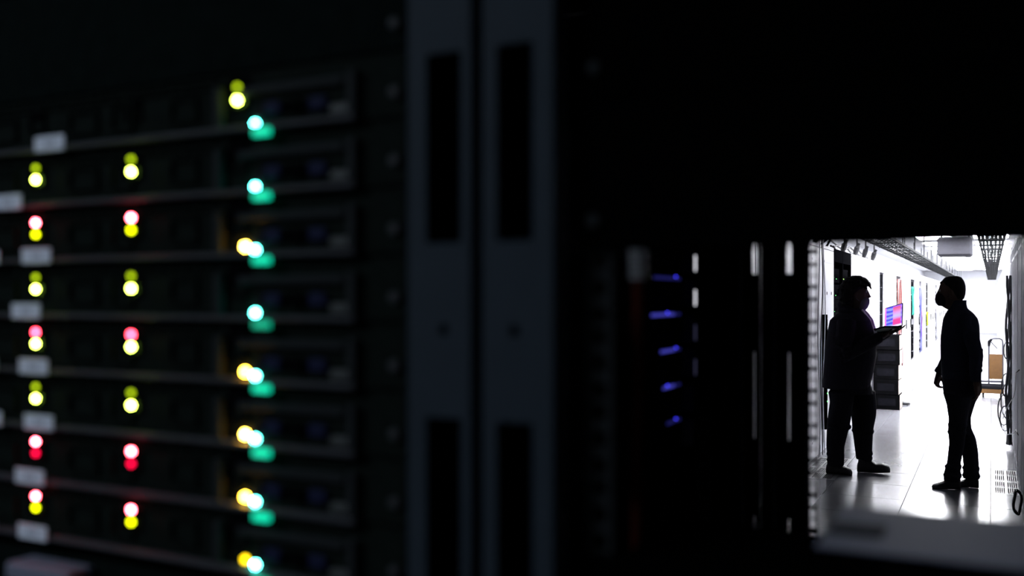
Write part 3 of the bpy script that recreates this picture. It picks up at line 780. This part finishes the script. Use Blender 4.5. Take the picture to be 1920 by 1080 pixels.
P = person('person', 'person on the right in a dark collared jacket, facing left, wearing a face mask', (-.2385, 8.64, 0))
b = bmesh.new()
loft(b, list(reversed(RHead)), 28)
face_bits(b, -.150, 1.585, -1)
loft(b, list(reversed(sub(RTo[2:], .02))), 24); loft(b, list(reversed(sub(RHi, .02))), 24)
loft(b, list(reversed(sub(RL1, .012))), 16); loft(b, list(reversed(sub(RL2, .012))), 16)
far_arm = [(-.005, .165, 1.395), (-.03, .215, 1.30), (-.060, .235, 1.12), (-.115, .215, 1.03), (-.158, .20, .945)]
near_arm = [(.035, -.165, 1.395), (.085, -.215, 1.28), (.128, -.225, 1.105), (.118, -.215, 1.0), (.125, -.205, .90)]
far_r = [.062, .058, .050, .044, .036]; near_r = [.066, .060, .052, .046, .040]
tube(b, far_arm, [r - .014 for r in far_r], 12); tube(b, near_arm, [r - .014 for r in near_r], 12)
hand(b, (-.163, .198, .925), (-.22, -.05, -.97), (.75, -.3, 0), curl=1.1, thumb_side=-1)
hand(b, (.128, -.205, .885), (.12, .0, -1), (-.9, .3, 0), curl=.75, thumb_side=1)
foot(b, -.03, -.19, -.075, .09, .040, .008); foot(b, .125, -.02, .085, .09, .040, .008)
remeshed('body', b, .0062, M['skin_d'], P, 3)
b = bmesh.new()
loft(b, list(reversed(RTo)), 28, power=2.25)
tube(b, far_arm, far_r, 14); tube(b, near_arm, near_r, 14)
tube(b, [(-.150, .2, .957), (-.170, .198, .925)], [.043, .040], 12)
for z in (.985, .945): tube(b, [(.008 + .142 * math.cos(a), .172 * math.sin(a), z) for a in [2 * PI * j / 24 for j in range(25)]], .008, 6)
for q in range(5): tube(b, [(.07 + .012 * q, -.26 + .01 * q, 1.2 - .04 * q), (.13, -.262, 1.17 - .045 * q), (.175, -.22, 1.15 - .04 * q)], .010, 6)
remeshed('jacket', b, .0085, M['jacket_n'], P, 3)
b = bmesh.new()
for s in (1,):
    loft(b, [(1.468, -.012, 0, .066, .078), (1.500, -.010, 0, .063, .074), (1.537, -.010, 0, .062, .072), (1.548, -.006, 0, .060, .070)], 24)
o = obj('collar', b, M['jacket_n'], P); smooth_me(o.data)
b = bmesh.new()
loft(b, list(reversed(RHi)), 24); loft(b, list(reversed(RL1)), 20); loft(b, list(reversed(RL2)), 20)
for (xx, yy, z, r) in ((-.018, -.075, .47, .067), (-.012, -.075, .53, .069), (.020, .085, .46, .070), (-.045, -.075, .19, .060), (.083, .085, .16, .062), (-.05, -.075, .12, .066), (.085, .085, .10, .064)):
    tube(b, [(xx + r * math.cos(a), yy + r * 1.1 * math.sin(a), z + .012 * math.sin(a * 2)) for a in [2 * PI * j / 20 for j in range(21)]], .008, 6)
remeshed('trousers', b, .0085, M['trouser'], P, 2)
for (hx, tx, yy) in ((.012, -.206, -.075), (.143, -.045, .085)):
    b = bmesh.new(); foot(b, hx, tx, yy, .105, .05, .0)
    loft(b, [(.05, hx - .045, yy, .044, .046), (.15, hx - .05, yy, .045, .046)], 16)
    sh = remeshed('boot', b, .006, M['shoe'], P, 2)
    sh['label'] = 'black boot'
b = bmesh.new(); loft(b, list(reversed(RHair)), 28)
tube(b, [(-.128, -.03, 1.69), (-.136, 0, 1.692), (-.128, .03, 1.69)], .014, 8)
remeshed('hair', b, .006, M['hair'], P, 2)
b = bmesh.new(); loft(b, list(reversed(RMask)), 24)
o = remeshed('face_mask', b, .006, M['mask'], P, 2)
for s in (-1, 1):
    obj('ear_loop', tubeo([(-.09, s * .068, 1.575), (-.065, s * .080, 1.585), (-.05, s * .084, 1.60)], .0018, 6), M['mask'], o)
    e_ = bmesh.new(); bmesh.ops.create_uvsphere(e_, u_segments=12, v_segments=8, radius=.0115)
    obj('eye', e_, M['eye'], P, (-.141, s * .030, 1.628))

# ---- person on the left, facing right, holding a laptop
LTo = [(1.476, -.032, 0, .081, .085), (1.452, -.029, 0, .097, .100), (1.410, -.034, 0, .142, .160), (1.367, -.041, 0, .176, .205), (1.281, -.038, 0, .196, .225), (1.157, -.038, 0, .214, .220), (1.057, -.043, 0, .218, .215), (.943, -.056, 0, .214, .210), (.824, -.074, 0, .205, .205), (.757, -.079, 0, .200, .200)]
LHi = [(.871, -.056, 0, .170, .180), (.790, -.043, 0, .174, .180), (.714, -.036, 0, .185, .175)]
LL1 = [(.738, -.108, -.09, .113, .100), (.638, -.108, -.09, .099, .100), (.538, -.122, -.09, .099, .095), (.443, -.134, -.09, .098, .090), (.243, -.160, -.09, .077, .080), (.143, -.155, -.09, .072, .078), (.076, -.158, -.09, .072, .078)]
LL2 = [(.738, .038, .10, .115, .100), (.624, .054, .10, .113, .100), (.514, .056, .10, .106, .095), (.381, .049, .10, .089, .090), (.205, .056, .10, .074, .080), (.124, .058, .10, .066, .078)]
LHead = [(1.743, 0, 0, .032, .030), (1.724, .005, 0, .063, .055), (1.690, .009, 0, .086, .070), (1.652, .007, 0, .092, .077), (1.614, .009, 0, .095, .079), (1.571, .011, 0, .092, .077), (1.533, .017, 0, .084, .072), (1.495, .023, 0, .072, .062), (1.467, .025, 0, .056, .052), (1.438, -.005, 0, .063, .062), (1.400, -.014, 0, .072, .075)]
LHair = [(1.760, .007, 0, .029, .035), (1.748, .011, 0, .074, .065), (1.719, .005, 0, .108, .085), (1.681, -.008, 0, .125, .098), (1.648, -.034, 0, .110, .105), (1.610, -.054, 0, .095, .107), (1.562, -.063, 0, .081, .103), (1.514, -.065, 0, .070, .092), (1.471, -.059, 0, .054, .075)]
LMask = [(1.571, .074, 0, .034, .045), (1.548, .069, 0, .051, .066), (1.514, .063, 0, .054, .068), (1.481, .056, 0, .047, .060), (1.457, .050, 0, .032, .050)]
LPX, LPY = -1.086, 8.95
Q = person('person', 'bushy-haired person on the left in a bulky dark hooded jacket, holding a laptop', (LPX, LPY, 0))
b = bmesh.new()
loft(b, list(reversed(LHead)), 28); face_bits(b, .098, 1.578, 1)
loft(b, list(reversed(sub(LTo[2:], .03))), 24); loft(b, list(reversed(sub(LHi, .02))), 24)
loft(b, list(reversed(sub(LL1, .018))), 16); loft(b, list(reversed(sub(LL2, .018))), 16)
lf_arm = [(-.02, .19, 1.365), (.02, .245, 1.24), (.055, .24, 1.115), (.15, .20, 1.205), (.245, .135, 1.255)]
ln_arm = [(-.05, -.19, 1.365), (-.06, -.25, 1.22), (-.03, -.255, 1.07), (.10, -.22, 1.16), (.215, -.165, 1.225)]
lf_r = [.078, .074, .068, .058, .046]; ln_r = [.08, .076, .07, .06, .048]
tube(b, lf_arm, [r - .024 for r in lf_r], 12); tube(b, ln_arm, [r - .024 for r in ln_r], 12)
hand(b, (.262, .120, 1.262), (.92, -.30, .25), (0, -.25, 1), curl=.25, thumb_side=-1)
hand(b, (.235, -.158, 1.235), (.90, .25, .36), (0, .0, 1), curl=.25, thumb_side=1)
foot(b, -.215, -.04, -.09, .09, .045, .008); foot(b, .02, .25, .10, .09, .045, .015)
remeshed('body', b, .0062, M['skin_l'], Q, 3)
b = bmesh.new()
loft(b, list(reversed(LTo)), 28, power=2.2)
tube(b, lf_arm, lf_r, 14); tube(b, ln_arm, ln_r, 14)
tube(b, [(.225, .148, 1.246), (.255, .128, 1.260)], [.050, .046], 12); tube(b, [(.195, -.175, 1.214), (.225, -.160, 1.231)], [.052, .048], 12)
for q in range(5): tube(b, [(-.16 + .02 * q, -.27, 1.22 - .05 * q), (-.08, -.32, 1.19 - .05 * q), (.0, -.31, 1.20 - .05 * q)], .012, 6)
tube(b, [(-.079 + .196 * math.cos(a), .196 * math.sin(a), .77) for a in [2 * PI * j / 28 for j in range(29)]], .012, 6)
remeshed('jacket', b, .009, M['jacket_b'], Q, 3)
b = bmesh.new()                                            # hood lying folded round the neck
for q in range(2):
    tube(b, [(-.045 + (.075 + .012 * q) * math.cos(a), (.10 - .012 * q) * math.sin(a), 1.44 + .05 * q * (.5 - .5 * math.cos(a)) - .02 * math.cos(a)) for a in [PI * .18 + j * (2 * PI - PI * .36) / 20 for j in range(21)]], .034 - .006 * q, 10)
remeshed('hood', b, .008, M['jacket_b'], Q, 3)
obj('zip', tubeo([(.058, -.045, 1.462), (.088, -.046, 1.42), (.126, -.042, 1.37), (.150, -.036, 1.30), (.172, -.036, 1.2)], .011, 8), M['zip'], Q)['label'] = 'pale zip tape catching the screen light'
obj('zip', tubeo([(.065, .02, 1.462), (.105, .02, 1.42), (.137, .02, 1.37), (.158, .02, 1.30), (.178, .02, 1.2)], .011, 8), M['zip'], Q)
b = bmesh.new()
loft(b, list(reversed(LHi)), 24); loft(b, list(reversed(LL1)), 20); loft(b, list(reversed(LL2)), 20)
for (xx, yy, z, r) in ((-.165, -.09, .17, .064), (-.163, -.09, .12, .064), (.062, .10, .17, .066), (.063, .10, .125, .064), (-.13, -.09, .42, .098), (.05, .10, .37, .088)):
    tube(b, [(xx + r * math.cos(a), yy + r * 1.15 * math.sin(a), z + .014 * math.sin(a * 2)) for a in [2 * PI * j / 20 for j in range(21)]], .010, 6)
remeshed('trousers', b, .0085, M['trouser'], Q, 2)
for (hx, tx, yy, hh, so) in ((-.236, -.018, -.09, .12, 0), (.004, .279, .10, .14, .0)):
    b = bmesh.new(); foot(b, hx, tx, yy, hh, .055, so, lift=.03 if hx > 0 else 0, toe=1.35)
    loft(b, [(.05, hx + .055, yy, .05, .05), (.16, hx + .055, yy, .05, .05)], 16)
    remeshed('shoe', b, .006, M['shoe'], Q, 2)['label'] = 'dark shoe'
b = bmesh.new(); loft(b, list(reversed(LHair)), 28)
rnd = random.Random(3)
for q in range(90):                                        # tousled locks
    a = rnd.uniform(0, 2 * PI); f = rnd.random()
    i = min(len(LHair) - 2, int(f * (len(LHair) - 1)))
    z, x, y, rx, ry = LHair[i]
    c, s = math.cos(a), math.sin(a)
    if c > .35 and z < 1.66: continue
    p0 = Vector((x + rx * c * .9, ry * s * .9, z)); p1 = p0 + Vector((c * .018, s * .018, -.008)); p2 = p1 + Vector((c * .010 + .004, s * .010, -.034))
    tube(b, [p0, p1, p2], [.013, .011, .004], 6)
for q in range(7):
    yy = -.05 + .016 * q
    tube(b, [(.075, yy, 1.715), (.112, yy, 1.700), (.128, yy, 1.675 + .006 * (q % 3))], [.016, .013, .005], 6)
remeshed('hair', b, .006, M['hair'], Q, 1)
b = bmesh.new(); loft(b, list(reversed(LMask)), 24)
o = remeshed('face_mask', b, .006, M['maskl'], Q, 2)
for s in (-1, 1):
    obj('ear_loop', tubeo([(.04, s * .068, 1.54), (.02, s * .078, 1.56), (.0, s * .083, 1.585)], .0018, 6), M['maskl'], o)
    e_ = bmesh.new(); bmesh.ops.create_uvsphere(e_, u_segments=12, v_segments=8, radius=.0115)
    obj('eye', e_, M['eye'], Q, (.089, s * .030, 1.622))

# ---- laptop
scr = bpy.data.materials.new('laptop_picture'); scr.use_nodes = True
nt = scr.node_tree; L = nt.links.new
bs = nt.nodes['Principled BSDF']; bs.inputs['Base Color'].default_value = (.01, .01, .01, 1); bs.inputs['Roughness'].default_value = .3
tc = nt.nodes.new('ShaderNodeTexCoord'); sx = nt.nodes.new('ShaderNodeSeparateXYZ'); L(tc.outputs['Generated'], sx.inputs['Vector'])
def ramp(src, stops, interp='LINEAR'):
    r = nt.nodes.new('ShaderNodeValToRGB'); r.color_ramp.interpolation = interp
    while len(r.color_ramp.elements) < len(stops): r.color_ramp.elements.new(.5)
    for e, (p_, c_) in zip(r.color_ramp.elements, stops): e.position = p_; e.color = (*c_, 1)
    L(src, r.inputs['Fac']); return r.outputs['Color']
wv = nt.nodes.new('ShaderNodeTexWave'); wv.wave_type = 'BANDS'; wv.bands_direction = 'Z'; wv.inputs['Scale'].default_value = 1.6; wv.inputs['Distortion'].default_value = 2.5
L(tc.outputs['Generated'], wv.inputs['Vector'])
left = ramp(wv.outputs['Color'], [(.3, (.06, .06, .85)), (.7, (.22, .28, 1.4))])
blk = ramp(sx.outputs['Z'], [(0, (.7, .05, .30)), (.32, (.68, .05, .26)), (.5, (.45, .42, .9)), (.68, (.6, .25, .6)), (.9, (.65, .07, .22)), (1, (.25, .1, .8))])
mx = nt.nodes.new('ShaderNodeMix'); mx.data_type = 'RGBA'
L(ramp(sx.outputs['X'], [(.46, (0, 0, 0)), (.50, (1, 1, 1)), (.92, (1, 1, 1)), (.95, (.35, .35, .35))]), mx.inputs['Factor'])
L(left, mx.inputs['A']); L(blk, mx.inputs['B'])
mx2 = nt.nodes.new('ShaderNodeMix'); mx2.data_type = 'RGBA'
L(ramp(sx.outputs['X'], [(.07, (1, 1, 1)), (.10, (0, 0, 0))]), mx2.inputs['Factor'])
L(mx.outputs['Result'], mx2.inputs['A']); mx2.inputs['B'].default_value = (.85, .15, .6, 1)
mx3 = nt.nodes.new('ShaderNodeMix'); mx3.data_type = 'RGBA'
L(ramp(sx.outputs['Z'], [(.07, (1, 1, 1)), (.10, (0, 0, 0))]), mx3.inputs['Factor'])
L(mx2.outputs['Result'], mx3.inputs['A']); mx3.inputs['B'].default_value = (.75, .6, 1, 1)
L(mx3.outputs['Result'], bs.inputs['Emission Color']); bs.inputs['Emission Strength'].default_value = 1.45
lt = thing('laptop', 'open laptop with a blue and pink lit screen held by the left person', 'laptop', (LPX + .311, LPY + .0, 1.300))
wdir = Vector((.52, -.854, 0)).normalized()               # along the hinge: left edge is the far one
lt.rotation_euler = (0, -.0, math.atan2(wdir.y, wdir.x))
tilt = bpy.data.objects.new('screen_lid', None)
W = .165
lid = obj('lid', box(-W, W, .0, .006, .004, .204, bev=.002), M['lap'], lt)
obj('screen', box(-W + .008, W - .008, -.0012, -.0002, .012, .196), scr, lid)
base = obj('base', box(-W, W, -.155, .0, -.012, .003, bev=.002), M['lap'], lt)
for r_ in range(5):
    obj('key_row', box(-W + .02, W - .02, -.02 - .016 * r_ - .012, -.02 - .016 * r_, .003, .0045), M['rubber'], base)
obj('touchpad', box(-.045, .045, -.148, -.108, .003, .0036), M['unit'], base)
lid.rotation_euler = (-.10, 0, 0)
bpy.data.objects.remove(tilt)
lt.rotation_euler = (0, -.15, math.atan2(wdir.y, wdir.x))
